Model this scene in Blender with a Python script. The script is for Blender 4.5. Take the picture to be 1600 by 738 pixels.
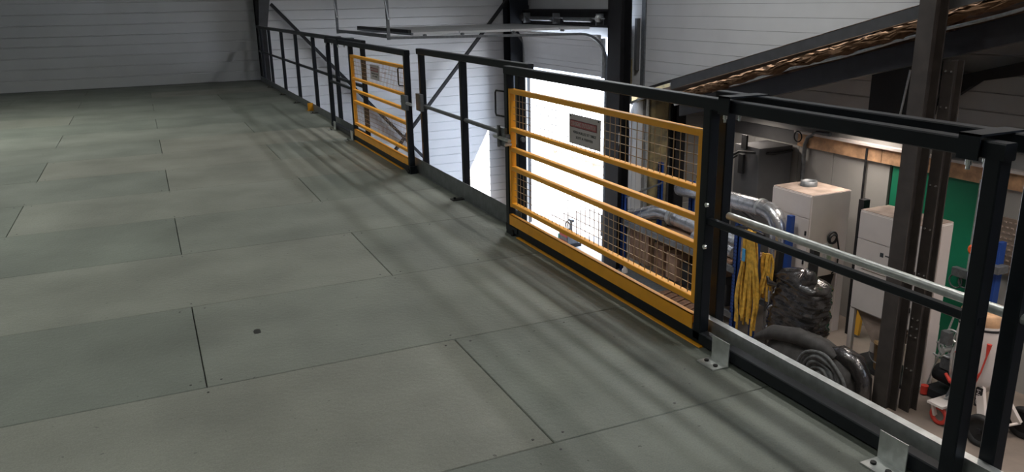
import bpy, math, random
from mathutils import Vector, Matrix
for o in list(bpy.data.objects): bpy.data.objects.remove(o)
S = bpy.context.scene
COL = S.collection
random.seed(7)
PI = math.pi

# ------------------------------------------------------------ camera
CAM = (-2.236, -0.516, 1.4931)
YAW, PITCH, ROLL, FPX = 0.4216, 0.2858, -0.0183, 1248.14
cd = bpy.data.cameras.new('camera'); cam = bpy.data.objects.new('camera', cd); COL.objects.link(cam)
cy, sy, cp, sp = math.cos(YAW), math.sin(YAW), math.cos(PITCH), math.sin(PITCH)
f = Vector((sy*cp, cy*cp, -sp)); r = Vector((cy, -sy, 0)); u = r.cross(f)
cr, sr = math.cos(ROLL), math.sin(ROLL)
r2 = r*cr + u*sr; u2 = -r*sr + u*cr
m = Matrix((r2, u2, -f)).transposed().to_4x4(); m.translation = Vector(CAM)
cam.matrix_world = m
cd.sensor_width = 36; cd.lens = FPX*36/1600; cd.clip_start = .05; cd.clip_end = 300
S.camera = cam

# ------------------------------------------------------------ sky, sun, lamps, exposure
w = bpy.data.worlds.new('world'); S.world = w; w.use_nodes = True
bg = w.node_tree.nodes['Background']
bg.inputs[0].default_value = (.62, .76, 1, 1); bg.inputs[1].default_value = 13.0
sun = bpy.data.objects.new('sun', bpy.data.lights.new('sun', 'SUN')); COL.objects.link(sun)
sun.data.energy = 32; sun.data.angle = .009; sun.data.color = (1, .97, .92)
sun.rotation_euler = Vector((-1, 1.2, -1.88)).to_track_quat('-Z', 'Y').to_euler()
def area(x, y, z, sx, sy_, e, col=(1, .97, .9), rz=0, tilt=0, spread=2.1):
    l = bpy.data.lights.new('unseen_lamp', 'AREA'); l.shape = 'RECTANGLE'; l.size = sx; l.size_y = sy_
    l.energy = e; l.color = col; l.spread = spread
    o = bpy.data.objects.new('unseen_lamp', l); COL.objects.link(o); o.location = (x, y, z)
    o.rotation_euler = (0, tilt, rz); return o
MEZZ = (.97, 1, .88)
area(-4.2, 11.0, 4.5, .3, 1.6, 100, MEZZ)
area(-4.2, 5.4, 4.5, .3, 1.6, 60, MEZZ)
area(-4.2, 0.0, 4.5, .3, 1.6, 60, MEZZ)
area(.9, 2.6, 4.6, .12, 1.6, 50)
area(2.2, 7.5, 4.6, .12, 1.6, 70)
area(3.2, -.5, 4.6, .12, 1.6, 90)
area(3.4, 8.5, 4.8, .3, 2.0, 150, (.97, .99, 1), spread=3.1)  # added wide lamp without a fitting, brightens the side wall and gable
WARM = (1, .88, .78)
area(7.3, 4.2, .55, .9, .2, 36, WARM)
area(7.5, 8.4, -.10, .9, .2, 26, WARM)
area(7.3, 10.9, -.55, .7, .15, 16, WARM, spread=2.8)  # added lamp without a fitting, lifts the dark far end of the lean-to
area(4.5, 3.6, 4.4, 1.2, .2, 75, WARM)
S.view_settings.view_transform = 'Standard'; S.view_settings.look = 'None'
S.view_settings.gamma = 1; S.view_settings.exposure = 0; S.view_settings.use_curve_mapping = False

# ------------------------------------------------------------ materials
def mat(name, col, rough=.6, metal=0, noise=0, nscale=8, bump=0, bscale=60, col2=None, rnd=0, spec=.5, coat=0):
    m = bpy.data.materials.new(name); m.use_nodes = True; n = m.node_tree.nodes; L = m.node_tree.links
    b = n['Principled BSDF']; b.inputs['Base Color'].default_value = (*col, 1)
    b.inputs['Roughness'].default_value = rough; b.inputs['Metallic'].default_value = metal
    b.inputs['Specular IOR Level'].default_value = spec; b.inputs['Coat Weight'].default_value = coat
    tc = n.new('ShaderNodeTexCoord')
    src = None
    if noise or col2:
        t = n.new('ShaderNodeTexNoise'); t.inputs['Scale'].default_value = nscale; t.inputs['Detail'].default_value = 6
        L.new(tc.outputs['Object'], t.inputs['Vector'])
        c2 = col2 or tuple(c*(1-noise) for c in col); c1 = col if col2 else tuple(min(1, c*(1+noise)) for c in col)
        mr = n.new('ShaderNodeMapRange'); mr.inputs[1].default_value = .35; mr.inputs[2].default_value = .65
        L.new(t.outputs[0], mr.inputs[0])
        mx = n.new('ShaderNodeMix'); mx.data_type = 'RGBA'
        L.new(mr.outputs[0], mx.inputs[0]); mx.inputs[6].default_value = (*c2, 1); mx.inputs[7].default_value = (*c1, 1)
        src = mx.outputs[2]
    if rnd:
        oi = n.new('ShaderNodeObjectInfo'); mr = n.new('ShaderNodeMapRange')
        mr.inputs[3].default_value = 1-rnd; mr.inputs[4].default_value = 1+rnd
        L.new(oi.outputs['Random'], mr.inputs[0])
        v = n.new('ShaderNodeVectorMath'); v.operation = 'SCALE'
        if src: L.new(src, v.inputs[0])
        else: v.inputs[0].default_value = col
        L.new(mr.outputs[0], v.inputs['Scale']); src = v.outputs[0]
    if src: L.new(src, b.inputs['Base Color'])
    if bump:
        t = n.new('ShaderNodeTexNoise'); t.inputs['Scale'].default_value = bscale; t.inputs['Detail'].default_value = 4
        L.new(tc.outputs['Object'], t.inputs['Vector'])
        bn = n.new('ShaderNodeBump'); bn.inputs['Strength'].default_value = bump; bn.inputs['Distance'].default_value = .01
        L.new(t.outputs[0], bn.inputs['Height']); L.new(bn.outputs[0], b.inputs['Normal'])
    return m
def deck_material():
    m = mat('green_chipboard', (.2, .225, .195), .62, bump=0)
    n = m.node_tree.nodes; L = m.node_tree.links; b = n['Principled BSDF']
    tc = n.new('ShaderNodeTexCoord')
    geo = n.new('ShaderNodeNewGeometry')
    def noise(sc, det=5, stretch=None):
        t = n.new('ShaderNodeTexNoise'); t.inputs['Scale'].default_value = sc; t.inputs['Detail'].default_value = det
        L.new(geo.outputs['Position'], t.inputs['Vector']); return t.outputs[0]
    oi = n.new('ShaderNodeObjectInfo')
    cr_ = n.new('ShaderNodeValToRGB'); e = cr_.color_ramp.elements
    e[0].position = 0; e[0].color = (.138, .152, .136, 1); e[1].position = 1; e[1].color = (.204, .200, .176, 1)
    e2 = cr_.color_ramp.elements.new(.35); e2.color = (.150, .162, .146, 1)
    e3 = cr_.color_ramp.elements.new(.75); e3.color = (.168, .178, .160, 1)
    L.new(oi.outputs['Random'], cr_.inputs[0])
    mr = n.new('ShaderNodeMapRange'); mr.inputs[1].default_value = .3; mr.inputs[2].default_value = .7; mr.inputs[3].default_value = .8; mr.inputs[4].default_value = 1.2
    L.new(noise(1.7, 4), mr.inputs[0])
    mr2 = n.new('ShaderNodeMapRange'); mr2.inputs[1].default_value = .3; mr2.inputs[2].default_value = .7; mr2.inputs[3].default_value = .88; mr2.inputs[4].default_value = 1.12
    L.new(noise(160, 3), mr2.inputs[0])
    # sparse dark specks
    sp_ = n.new('ShaderNodeMapRange'); sp_.inputs[1].default_value = .72; sp_.inputs[2].default_value = .76; sp_.inputs[3].default_value = 1; sp_.inputs[4].default_value = .45
    L.new(noise(34, 2), sp_.inputs[0])
    mu = n.new('ShaderNodeMath'); mu.operation = 'MULTIPLY'; L.new(mr.outputs[0], mu.inputs[0]); L.new(mr2.outputs[0], mu.inputs[1])
    mu2 = n.new('ShaderNodeMath'); mu2.operation = 'MULTIPLY'; L.new(mu.outputs[0], mu2.inputs[0]); L.new(sp_.outputs[0], mu2.inputs[1])
    v = n.new('ShaderNodeVectorMath'); v.operation = 'SCALE'; L.new(cr_.outputs[0], v.inputs[0]); L.new(mu2.outputs[0], v.inputs['Scale'])
    L.new(v.outputs[0], b.inputs['Base Color'])
    bn = n.new('ShaderNodeBump'); bn.inputs['Strength'].default_value = .8; bn.inputs['Distance'].default_value = .006
    L.new(noise(42, 4), bn.inputs['Height']); L.new(bn.outputs[0], b.inputs['Normal'])
    b.inputs['Specular IOR Level'].default_value = .35
    return m
M = dict(
    rafterpaint=mat('rafter_paint', (.026, .026, .032), .5, noise=.15),
    deck=deck_material(),
    screw=mat('screw_metal', (.05, .05, .05), .5, .5),
    anthracite=mat('anthracite_paint', (.0095, .012, .0165), .42, noise=.08, nscale=20, spec=.28),
    anthracite_light=mat('steel_grey_paint', (.055, .057, .06), .5, noise=.12),
    yellow=mat('orange_yellow_paint', (.86, .38, .025), .4, noise=.05, nscale=12),
    wire=mat('orange_wire', (.34, .22, .11), .45, .1),
    galv=mat('galvanised_steel', (.58, .60, .60), .36, .7, noise=.12, nscale=25, bump=.05, bscale=40),
    galvdull=mat('dull_galvanised', (.17, .18, .19), .5, .5, noise=.15, nscale=20),
    duct=mat('duct_steel', (.62, .63, .65), .27, .85, noise=.12, nscale=9, bump=.15, bscale=12),
    chrome=mat('bright_bolt', (.7, .7, .68), .25, .8),
    cladding=mat('white_cladding', (.56, .565, .57), .42, noise=.03, nscale=2),
    cladwarm=mat('grey_cladding', (.36, .355, .34), .5, noise=.05, nscale=2),
    clad_dark=mat('dark_cladding', (.085, .085, .088), .55, noise=.1, nscale=3),
    concrete=mat('concrete', (.19, .155, .13), .62, noise=.22, nscale=1.4, bump=.15, bscale=18),
    outside=mat('pale_concrete', (.72, .71, .69), .8, noise=.08, nscale=.7),
    facade=mat('white_facade', (.8, .8, .79), .6, noise=.03),
    joint=mat('facade_joint', (.02, .02, .022), .7),
    teal=mat('teal_tone', (.12, .42, .34), .6),
    green=mat('green_board', (.006, .185, .095), .45, noise=.1, nscale=2),
    timber=mat('pale_timber', (.50, .30, .17), .7, noise=.3, nscale=7, bump=.1),
    timber_old=mat('weathered_timber', (.24, .13, .08), .8, noise=.45, nscale=6, bump=.2),
    plywood=mat('plywood', (.36, .22, .15), .7, noise=.2, nscale=5, bump=.1),
    wool=mat('mineral_wool', (.17, .105, .065), 1, col2=(.09, .055, .033), nscale=14, bump=.4, bscale=28, spec=.02),
    foam=mat('insulating_foam', (.34, .27, .13), .9, col2=(.14, .12, .08), nscale=5, bump=.8, bscale=14),
    roofdark=mat('roof_board', (.13, .10, .085), .8, noise=.3, nscale=4),
    ceil=mat('roof_deck', (.3, .3, .31), .7),
    whitebox=mat('cream_enamel', (.66, .60, .57), .4, noise=.03, nscale=3),
    topbox=mat('dusty_top', (.30, .23, .19), .8, noise=.25, nscale=5),
    ink=mat('dark_print', (.03, .04, .045), .6),
    black=mat('black_rubber', (.012, .012, .013), .7),
    dark=mat('black_steel', (.014, .014, .016), .6, noise=.2, spec=.3),
    colm=mat('dusty_brown_steel', (.040, .035, .032), .55, noise=.2, nscale=6),
    blue=mat('rack_blue', (.012, .055, .26), .4),
    bluetag=mat('blue_label', (.06, .32, .62), .5),
    red=mat('red_paint', (.55, .045, .03), .45),
    orange=mat('orange_plastic', (.9, .13, .03), .4),
    sling=mat('yellow_webbing', (.62, .36, .05), .8, noise=.3, nscale=14, bump=.4, bscale=120, rnd=.12),
    bag=mat('black_plastic_film', (.022, .020, .020), .17, noise=.3, nscale=9, bump=.8, bscale=26, spec=.9, coat=.6),
    canvas=mat('charcoal_canvas', (.045, .043, .042), .75, noise=.3, nscale=8, bump=.5, bscale=14),
    hose=mat('grey_fabric_hose', (.085, .09, .092), .7, noise=.3, nscale=20, bump=.4, bscale=60),
    level=mat('yellow_plastic', (.68, .36, .04), .5),
    bucket=mat('ochre_bucket', (.30, .19, .09), .6, noise=.2),
    checker=mat('dull_brown_plate', (.28, .22, .18), .45, .4),
    signwhite=mat('sign_white', (.52, .47, .47), .5),
    signred=mat('sign_red', (.42, .12, .12), .5),
    signdark=mat('sign_dark_red', (.12, .02, .03), .5),
    lampw=mat('lamp_housing', (.6, .6, .6), .5),
)

# ------------------------------------------------------------ geometry helpers
class MB:
    def __init__(s): s.v = []; s.f = []; s.smooth = []
    def add(s, vs, fs, sm=False):
        k = len(s.v); s.v += [Vector(v) for v in vs]; s.f += [tuple(i+k for i in q) for q in fs]; s.smooth += [sm]*len(fs)
        return s
    def box(s, x0, x1, y0, y1, z0, z1):
        vs = [(x, y, z) for z in (z0, z1) for y in (y0, y1) for x in (x0, x1)]
        return s.add(vs, [(0, 2, 3, 1), (4, 5, 7, 6), (0, 1, 5, 4), (2, 6, 7, 3), (0, 4, 6, 2), (1, 3, 7, 5)])
    def cbox(s, c, sz): return s.box(c[0]-sz[0]/2, c[0]+sz[0]/2, c[1]-sz[1]/2, c[1]+sz[1]/2, c[2]-sz[2]/2, c[2]+sz[2]/2)
    def bev(s, x0, x1, y0, y1, z0, z1, b=.004, ax='z'):
        # box with chamfered long edges along ax
        def oct_(a0, a1, c0, c1): return [(a0+b, c0), (a1-b, c0), (a1, c0+b), (a1, c1-b), (a1-b, c1), (a0+b, c1), (a0, c1-b), (a0, c0+b)]
        if ax == 'z': p = oct_(x0, x1, y0, y1); A = [(a, c, z0) for a, c in p]; B = [(a, c, z1) for a, c in p]
        elif ax == 'y': p = oct_(x0, x1, z0, z1); A = [(a, y0, c) for a, c in p]; B = [(a, y1, c) for a, c in p]; A, B = B, A
        else: p = oct_(y0, y1, z0, z1); A = [(x0, a, c) for a, c in p]; B = [(x1, a, c) for a, c in p]
        return s.loft(A, B)
    def loft(s, A, B, caps=True):
        n = len(A); fs = [(i, (i+1) % n, (i+1) % n+n, i+n) for i in range(n)]
        if caps: fs += [tuple(range(n-1, -1, -1)), tuple(range(n, 2*n))]
        return s.add(list(A)+list(B), fs)
    def bar(s, a, b, wd, h, up=(0, 0, 1)):
        a = Vector(a); b = Vector(b); d = (b-a).normalized(); up = Vector(up)
        sd = d.cross(up).normalized(); u_ = sd.cross(d).normalized()
        q = [sd*(-wd/2)+u_*(-h/2), sd*(wd/2)+u_*(-h/2), sd*(wd/2)+u_*(h/2), sd*(-wd/2)+u_*(h/2)]
        return s.loft([a+k for k in q], [b+k for k in q])
    def tube(s, pts, rad, n=10, closed=False, caps=True):
        P = [Vector(p) for p in pts]; R = rad if isinstance(rad, (list, tuple)) else [rad]*len(P)
        rings = []; prev = None
        for i, p in enumerate(P):
            if closed: d = (P[(i+1) % len(P)]-P[i-1])
            else: d = P[min(i+1, len(P)-1)]-P[max(i-1, 0)]
            d.normalize()
            if prev is None:
                t = Vector((0, 0, 1)) if abs(d.z) < .9 else Vector((1, 0, 0)); a = d.cross(t).normalized()
            else: a = (prev-d*prev.dot(d)).normalized()
            prev = a; b = d.cross(a)
            rings.append([p+(a*math.cos(2*PI*j/n)+b*math.sin(2*PI*j/n))*R[i] for j in range(n)])
        vs = [q for rg in rings for q in rg]; fs = []
        m_ = len(P)
        for i in range(m_ if closed else m_-1):
            for j in range(n):
                a0 = i*n+j; a1 = i*n+(j+1) % n; i2 = (i+1) % m_
                fs.append((a0, a1, i2*n+(j+1) % n, i2*n+j))
        s.add(vs, fs, True)
        if caps and not closed:
            s.add(rings[0], [tuple(range(n-1, -1, -1))]); s.add(rings[-1], [tuple(range(n))])
        return s
    def cyl(s, a, b, rd, n=16): return s.tube([a, b], rd, n)
    def torus(s, c, R_, rr, axis='x', n=24, k=8, a0=0, a1=None):
        cl = a1 is None; a1 = 2*PI if cl else a1; cnt = n if cl else n+1
        pts = []
        for i in range(cnt):
            t = a0+(a1-a0)*i/n; ca, sa = math.cos(t)*R_, math.sin(t)*R_
            o_ = {'x': (0, ca, sa), 'y': (ca, 0, sa), 'z': (ca, sa, 0)}[axis]
            pts.append(Vector(c)+Vector(o_))
        return s.tube(pts, rr, k, closed=cl)
    def lathe(s, c, prof, n=20, axis='z'):
        vs = []
        for rd, z in prof:
            for j in range(n):
                t = 2*PI*j/n; a, b = rd*math.cos(t), rd*math.sin(t)
                vs.append(Vector(c)+Vector({'z': (a, b, z), 'x': (z, a, b), 'y': (a, z, b)}[axis]))
        fs = [(i*n+j, i*n+(j+1) % n, (i+1)*n+(j+1) % n, (i+1)*n+j) for i in range(len(prof)-1) for j in range(n)]
        s.add(vs, fs, True)
        k = len(prof)-1
        if prof[0][0] > 0: s.add([vs[j] for j in range(n)], [tuple(range(n-1, -1, -1))])
        if prof[-1][0] > 0: s.add([vs[k*n+j] for j in range(n)], [tuple(range(n))])
        return s
    def poly(s, pts, off):
        # extruded polygon
        return s.loft([Vector(p) for p in pts], [Vector(p)+Vector(off) for p in pts])
def root_of(o):
    while o.parent: o = o.parent
    return o
def mesh_of(name, mb, m_, org):
    me = bpy.data.meshes.new(name); me.from_pydata([v-org for v in mb.v], [], mb.f); me.materials.append(m_)
    me.polygons.foreach_set('use_smooth', mb.smooth)
    import bmesh
    bm = bmesh.new(); bm.from_mesh(me); bmesh.ops.recalc_face_normals(bm, faces=bm.faces); bm.to_mesh(me); bm.free()
    return me
def part(name, mb, m_, parent, label=None, kind=None):
    org = Vector(root_of(parent).location)
    o = bpy.data.objects.new(name, mesh_of(name, mb, M[m_], org)); COL.objects.link(o); o.parent = parent
    if label: o['label'] = label
    if kind: o['kind'] = kind
    return o
def tag(o, label=None, cat=None, group=None, kind=None):
    for k, v in (('label', label), ('category', cat), ('group', group), ('kind', kind)):
        if v: o[k] = v
    return o
def single(name, mb, m_, label, cat, group=None):
    xs = [v.x for v in mb.v]; ys = [v.y for v in mb.v]; zs = [v.z for v in mb.v]
    org = Vector(((min(xs)+max(xs))/2, (min(ys)+max(ys))/2, min(zs)))
    o = bpy.data.objects.new(name, mesh_of(name, mb, M[m_], org)); COL.objects.link(o); o.location = org
    return tag(o, label, cat, group)
def thing(name, loc, label, cat, group=None):
    o = bpy.data.objects.new(name, None); COL.objects.link(o); o.location = loc; o.empty_display_size = .1
    return tag(o, label, cat, group)
def struct(name, mb=None, m_=None, loc=(0, 0, 0), label=None):
    if mb is None: o = bpy.data.objects.new(name, None); o.empty_display_size = .1
    else: o = bpy.data.objects.new(name, mesh_of(name, mb, M[m_], Vector(loc)))
    COL.objects.link(o); o.location = loc; o['kind'] = 'structure'
    if label: o['label'] = label
    return o
def text(name, body, size, m_, parent, right, up, pos, wd=None, thick=.0006):
    c = bpy.data.curves.new(name, 'FONT'); c.body = body; c.size = size; c.extrude = thick; c.align_x = 'CENTER'; c.align_y = 'CENTER'
    t = bpy.data.objects.new('t', c); COL.objects.link(t); bpy.context.view_layer.update()
    me = bpy.data.meshes.new_from_object(t.evaluated_get(bpy.context.evaluated_depsgraph_get()))
    bpy.data.objects.remove(t)
    xs = [v.co.x for v in me.vertices]; sx = (wd/(max(xs)-min(xs))) if wd else 1
    R_ = Vector(right); U_ = Vector(up); N_ = R_.cross(U_); org = Vector(root_of(parent).location)
    for v in me.vertices: v.co = Vector(pos)-org+R_*v.co.x*sx+U_*v.co.y+N_*v.co.z
    me.materials.clear(); me.materials.append(M[m_])
    o = bpy.data.objects.new(name, me); COL.objects.link(o); o.parent = parent; return o

G = -3.8      # workshop floor
YG = 17.25    # gable wall
XS = 6.25     # side wall

# ------------------------------------------------------------ mezzanine deck: chipboard panels
fl = struct('floor', MB().box(-8, .0, -6, YG, -.24, -.0285), 'dark', label='grey steel mezzanine deck frame under chipboard panels')
P0, PS, PL = 2.7075, 1.0039, 2.155
cache = {}
def board(x0, x1, y0, y1):
    g = .0022
    key = (round(x1-x0, 3), round(y1-y0, 3))
    if key not in cache:
        a, b = key[0]-2*g, key[1]-2*g; c = .003
        mb = MB().box(0, a, 0, b, -.028, -c)
        mb.loft([(0, 0, -c), (a, 0, -c), (a, b, -c), (0, b, -c)], [(c, c, 0), (a-c, c, 0), (a-c, b-c, 0), (c, b-c, 0)])
        cache[key] = mesh_of('chipboard_panel', mb, M['deck'], Vector((0, 0, 0)))
    o = bpy.data.objects.new('chipboard_panel', cache[key]); COL.objects.link(o); o.parent = fl
    o.location = (x0+g, y0+g, random.uniform(-.0012, 0.0))
scr = MB()
k = -8
while True:
    y0 = P0+k*PS; y1 = y0+PS
    if y0 > YG: break
    y1 = min(y1, YG)
    xj = -2.17 if k % 2 == 0 else -1.092
    while xj > -8: xj -= PL
    xs = [-8]
    while xj < -.01:
        if xj > -7.95: xs.append(xj)
        xj += PL
    xs.append(.0)
    for a, b in zip(xs, xs[1:]):
        if b-a > .02: board(a, b, y0, y1)
        if y0 < 9 and y0 > -.5:
            for sx_ in (a+.06, (a+b)/2, b-.06):
                for sy_ in (y0+.05, y1-.05):
                    scr.cyl((sx_, sy_, -.004), (sx_, sy_, .0006), .0055, 6)
    k += 1
part('screw_heads', scr, 'screw', fl, kind='stuff')
part('glue_spot', MB().loft([(-1.905+.016*math.cos(a*PI/4)*(1+.2*(a % 3)), 3.219+.03*math.sin(a*PI/4)*(1+.15*(a % 2)), -.002) for a in range(8)], [(-1.905+.016*math.cos(a*PI/4)*(1+.2*(a % 3)), 3.219+.03*math.sin(a*PI/4)*(1+.15*(a % 2)), .0006) for a in range(8)]), 'screw', fl, 'small dark spot')

# ------------------------------------------------------------ cladding walls made of 1 m sandwich panels
def prof_panel(L, H, pitch=.205, dep=.014, th=.06):
    # profile in (depth d, height h); face at d=0 towards viewer, grooves cut back
    pts = [(0, 0)]; h = pitch
    pts = [(.008, 0), (0, .006)]
    while h < H-.05:
        pts += [(0, h-.018), (dep, h-.008), (dep, h+.004), (0, h+.010)]; h += pitch
    pts += [(0, H-.014), (.012, H-.008), (.012, H), (th, H), (th, 0)]
    return pts
def clad_wall(wall, m_, axis, c0, c1, plane, z0, z1, sgn, pitch=.205):
    """axis 'x': panels run along x at y=plane; axis 'y': run along y at x=plane; sgn = direction of the depth"""
    z = z0; org = Vector(root_of(wall).location)
    while z < z1-.02:
        H = min(1.0, z1-z); pf = prof_panel(0, H, pitch)
        if axis == 'x': A = [(c0, plane+sgn*d, z+h) for d, h in pf]; B = [(c1, plane+sgn*d, z+h) for d, h in pf]
        else: A = [(plane+sgn*d, c0, z+h) for d, h in pf]; B = [(plane+sgn*d, c1, z+h) for d, h in pf]
        mb = MB().loft(A, B); part('cladding_panel', mb, m_, wall); z += 1.0
wb = struct('wall_back', MB().box(-8.1, 6.2, YG+.07, YG+.14, G, 5.2), 'clad_dark')
clad_wall(wb, 'cladding', 'x', -8.0, .0, YG, 0.0, 5.0, 1)
clad_wall(wb, 'cladding', 'x', .0, 6.2, YG, G, 5.0, 1)
# side wall: above the lean-to roof line (polygon), above the door and a lower strip
ws = struct('wall_right', loc=(0, 0, 0))
def zr(y): return 1.38+(6.387-y)*.2549     # top of upper rafter
# horizontal cladding boards, each clipped by the sloping roof line
z = -.2
while z < 5:
    h1 = z+.2
    def yc(zz): return max(-4, min(12.98, 6.387+(1.38-zz)/.2549+.1))
    ya, yb = yc(z), yc(h1)
    if ya > 12.4: pass
    e = .006
    A = [(XS+.05, ya, z+.001), (XS+.05, 12.98, z+.001), (XS+.05, 12.98, h1-.003), (XS+.05, yb, h1-.003)]
    if 12.98-ya > .02:
        part('cladding_panel', MB().poly(A, (.03, 0, 0)), 'cladding', ws)
    elif 12.98-yb > .02:
        part('cladding_panel', MB().poly([(XS+.05, 12.98, z+.001), (XS+.05, 12.98, h1-.003), (XS+.05, yb, h1-.003)], (.03, 0, 0)), 'cladding', ws)
    z = h1
bk = [(XS+.085, 12.98, -.2), (XS+.085, 12.98, 5.2), (XS+.085, -4, 5.2), (XS+.085, -4, zr(-4)+.0), (XS+.085, 12.1, zr(12.1)-.02)]
part('backing_sheet', MB().poly(bk, (.03, 0, 0)), 'clad_dark', ws)
clad_wall(ws, 'cladding', 'y', 13.0, YG, 6.1, 1.35, 5.2, 1)
part('trim', MB().box(XS+.02, XS+.05, 12.3, 12.42, -.1, 5), 'galvdull', ws, 'grey vertical trim')
part('trim_box', MB().box(XS-.02, XS+.05, 12.5, 12.58, .2, 1.15), 'clad_dark', ws, 'dark box on the trim')
part('jamb_panel', MB().box(6.05, 6.1, YG-.42, YG, G, 1.4), 'dark', ws)
# building enclosure (never in view)
struct('wall_left', MB().box(-8.1, -8.0, -6, YG+.1, G, 5.2), 'cladding')
struct('wall_front', MB().box(-8.1, 9, -6.1, -6, G, 5.2), 'cladding')
struct('ceiling', MB().box(-8.1, XS+.15, -6, YG+.1, 5.0, 5.15), 'ceil')
struct('wall_far_front', MB().box(XS+.05, XS+.15, -6, -4, G, 5.2), 'cladding')
gf = struct('floor', MB().box(-8, 8.4, -6, YG, G-.2, G), 'concrete', label='worn pinkish concrete workshop floor below the mezzanine')

# ------------------------------------------------------------ guardrails
def post(par, x, y, z0=.0, z1=1.10, s_=.05, m_='anthracite', name='post'):
    return part(name, MB().bev(x-s_/2, x+s_/2, y-s_/2, y+s_/2, z0, z1, .004), m_, par)
def plate(par, x, y):
    p = part('base_plate', MB().box(x-.075, x+.045, y-.035, y+.035, -.001, .006), 'black', par)
    part('anchor_bolt', MB().cyl((x-.05, y, .005), (x-.05, y, .022), .009, 6), 'dark', p)
def rail(par, name, y0, y1, z, w_=.05, h=.05, x=0, m_='anthracite'):
    return part(name, MB().bev(x-w_/2, x+w_/2, y0, y1, z-h/2, z+h/2, .004, 'y'), m_, par)
GR = 'fixed guardrail sections along the mezzanine edge'
g1 = thing('guardrail', (0, 12.9, 0), 'far dark guardrail run from the back wall to the far yellow gate', 'railing')
for y in (16.6, 15.48, 14.02, 12.64, 11.24, 9.78, 8.42):
    post(g1, 0, y, -.2 if y > 8 else 0, 1.06)
for y in (15.4, 13.93, 12.55, 11.13): plate(g1, -.055, y+.02)
rail(g1, 'top_rail', 8.36, 17.05, 1.085); rail(g1, 'mid_rail', 8.42, 17.05, .60, .028, .035)
part('toe_board', MB().box(-.03, -.027, 8.4, 17.05, -.0, .10), 'galvdull', g1, 'grey toe board')
g2 = thing('guardrail', (0, 5.3, 0), 'middle dark guardrail bay between the two yellow gates', 'railing')
for y in (6.35, 5.34, 4.30): post(g2, 0, y, -.2, 1.06)
rail(g2, 'top_rail', 4.14, 6.42, 1.085)
part('mid_rail', MB().tube([(0, 4.25, .61), (0, 6.33, .61)], .016, 10), 'galvdull', g2, 'dull galvanised tube')
part('toe_board', MB().box(-.066, -.062, 4.17, 6.5, .0, .135), 'galvdull', g2, 'grey folded toe board')
part('toe_lip', MB().box(-.076, -.062, 4.17, 6.5, .0, .003), 'galvdull', g2)
part('keeper_plate', MB().box(-.05, -.02, 6.28, 6.41, .57, .72), 'galvdull', g2)
plate(g2, -.09, 5.25)
g3 = thing('guardrail', (0, 1.5, 0), 'near dark guardrail bay with galvanised mid rail at right edge', 'railing')
post(g3, 0, 2.205, -.2, 1.05); post(g3, 0, .868, -.0, 1.05); 
rail(g3, 'top_rail', .3, 2.26, 1.085, .05, .055)
part('mid_rail', MB().tube([(0, .3, .58), (0, 2.16, .58)], .0165, 14), 'galv', g3, 'bright galvanised tube')
part('toe_board', MB().box(-.062, -.058, .3, 2.24, .0, .100).box(-.064, -.030, .3, 2.24, .098, .102), 'galv', g3, 'bright galvanised toe board with a folded lip')
part('edge_beam', MB().box(-.10, .03, .3, 2.2, -.2, -.03), 'anthracite', g3)
def guide(par, y, x0=-.165, x1=.035):
    mb = MB().box(x0, x1, y-.033, y+.033, 1.112, 1.118).box(x0, x0+.006, y-.033, y+.033, 1.045, 1.118).box(x1-.006, x1, y-.033, y+.033, 1.06, 1.118)
    b = part('guide_bracket', mb, 'anthracite', par)
    for bx in (x0+.012, x0+.085):
        part('guide_roller', MB().cyl((bx, y, 1.028), (bx, y, 1.046), .009, 8).cyl((bx, y, 1.015), (bx, y, 1.03), .006, 8), 'chrome', b, 'bright bolt')
guide(g3, 2.035); guide(g3, .975)
guide(g1, 9.62); guide(g1, 8.95)

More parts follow.
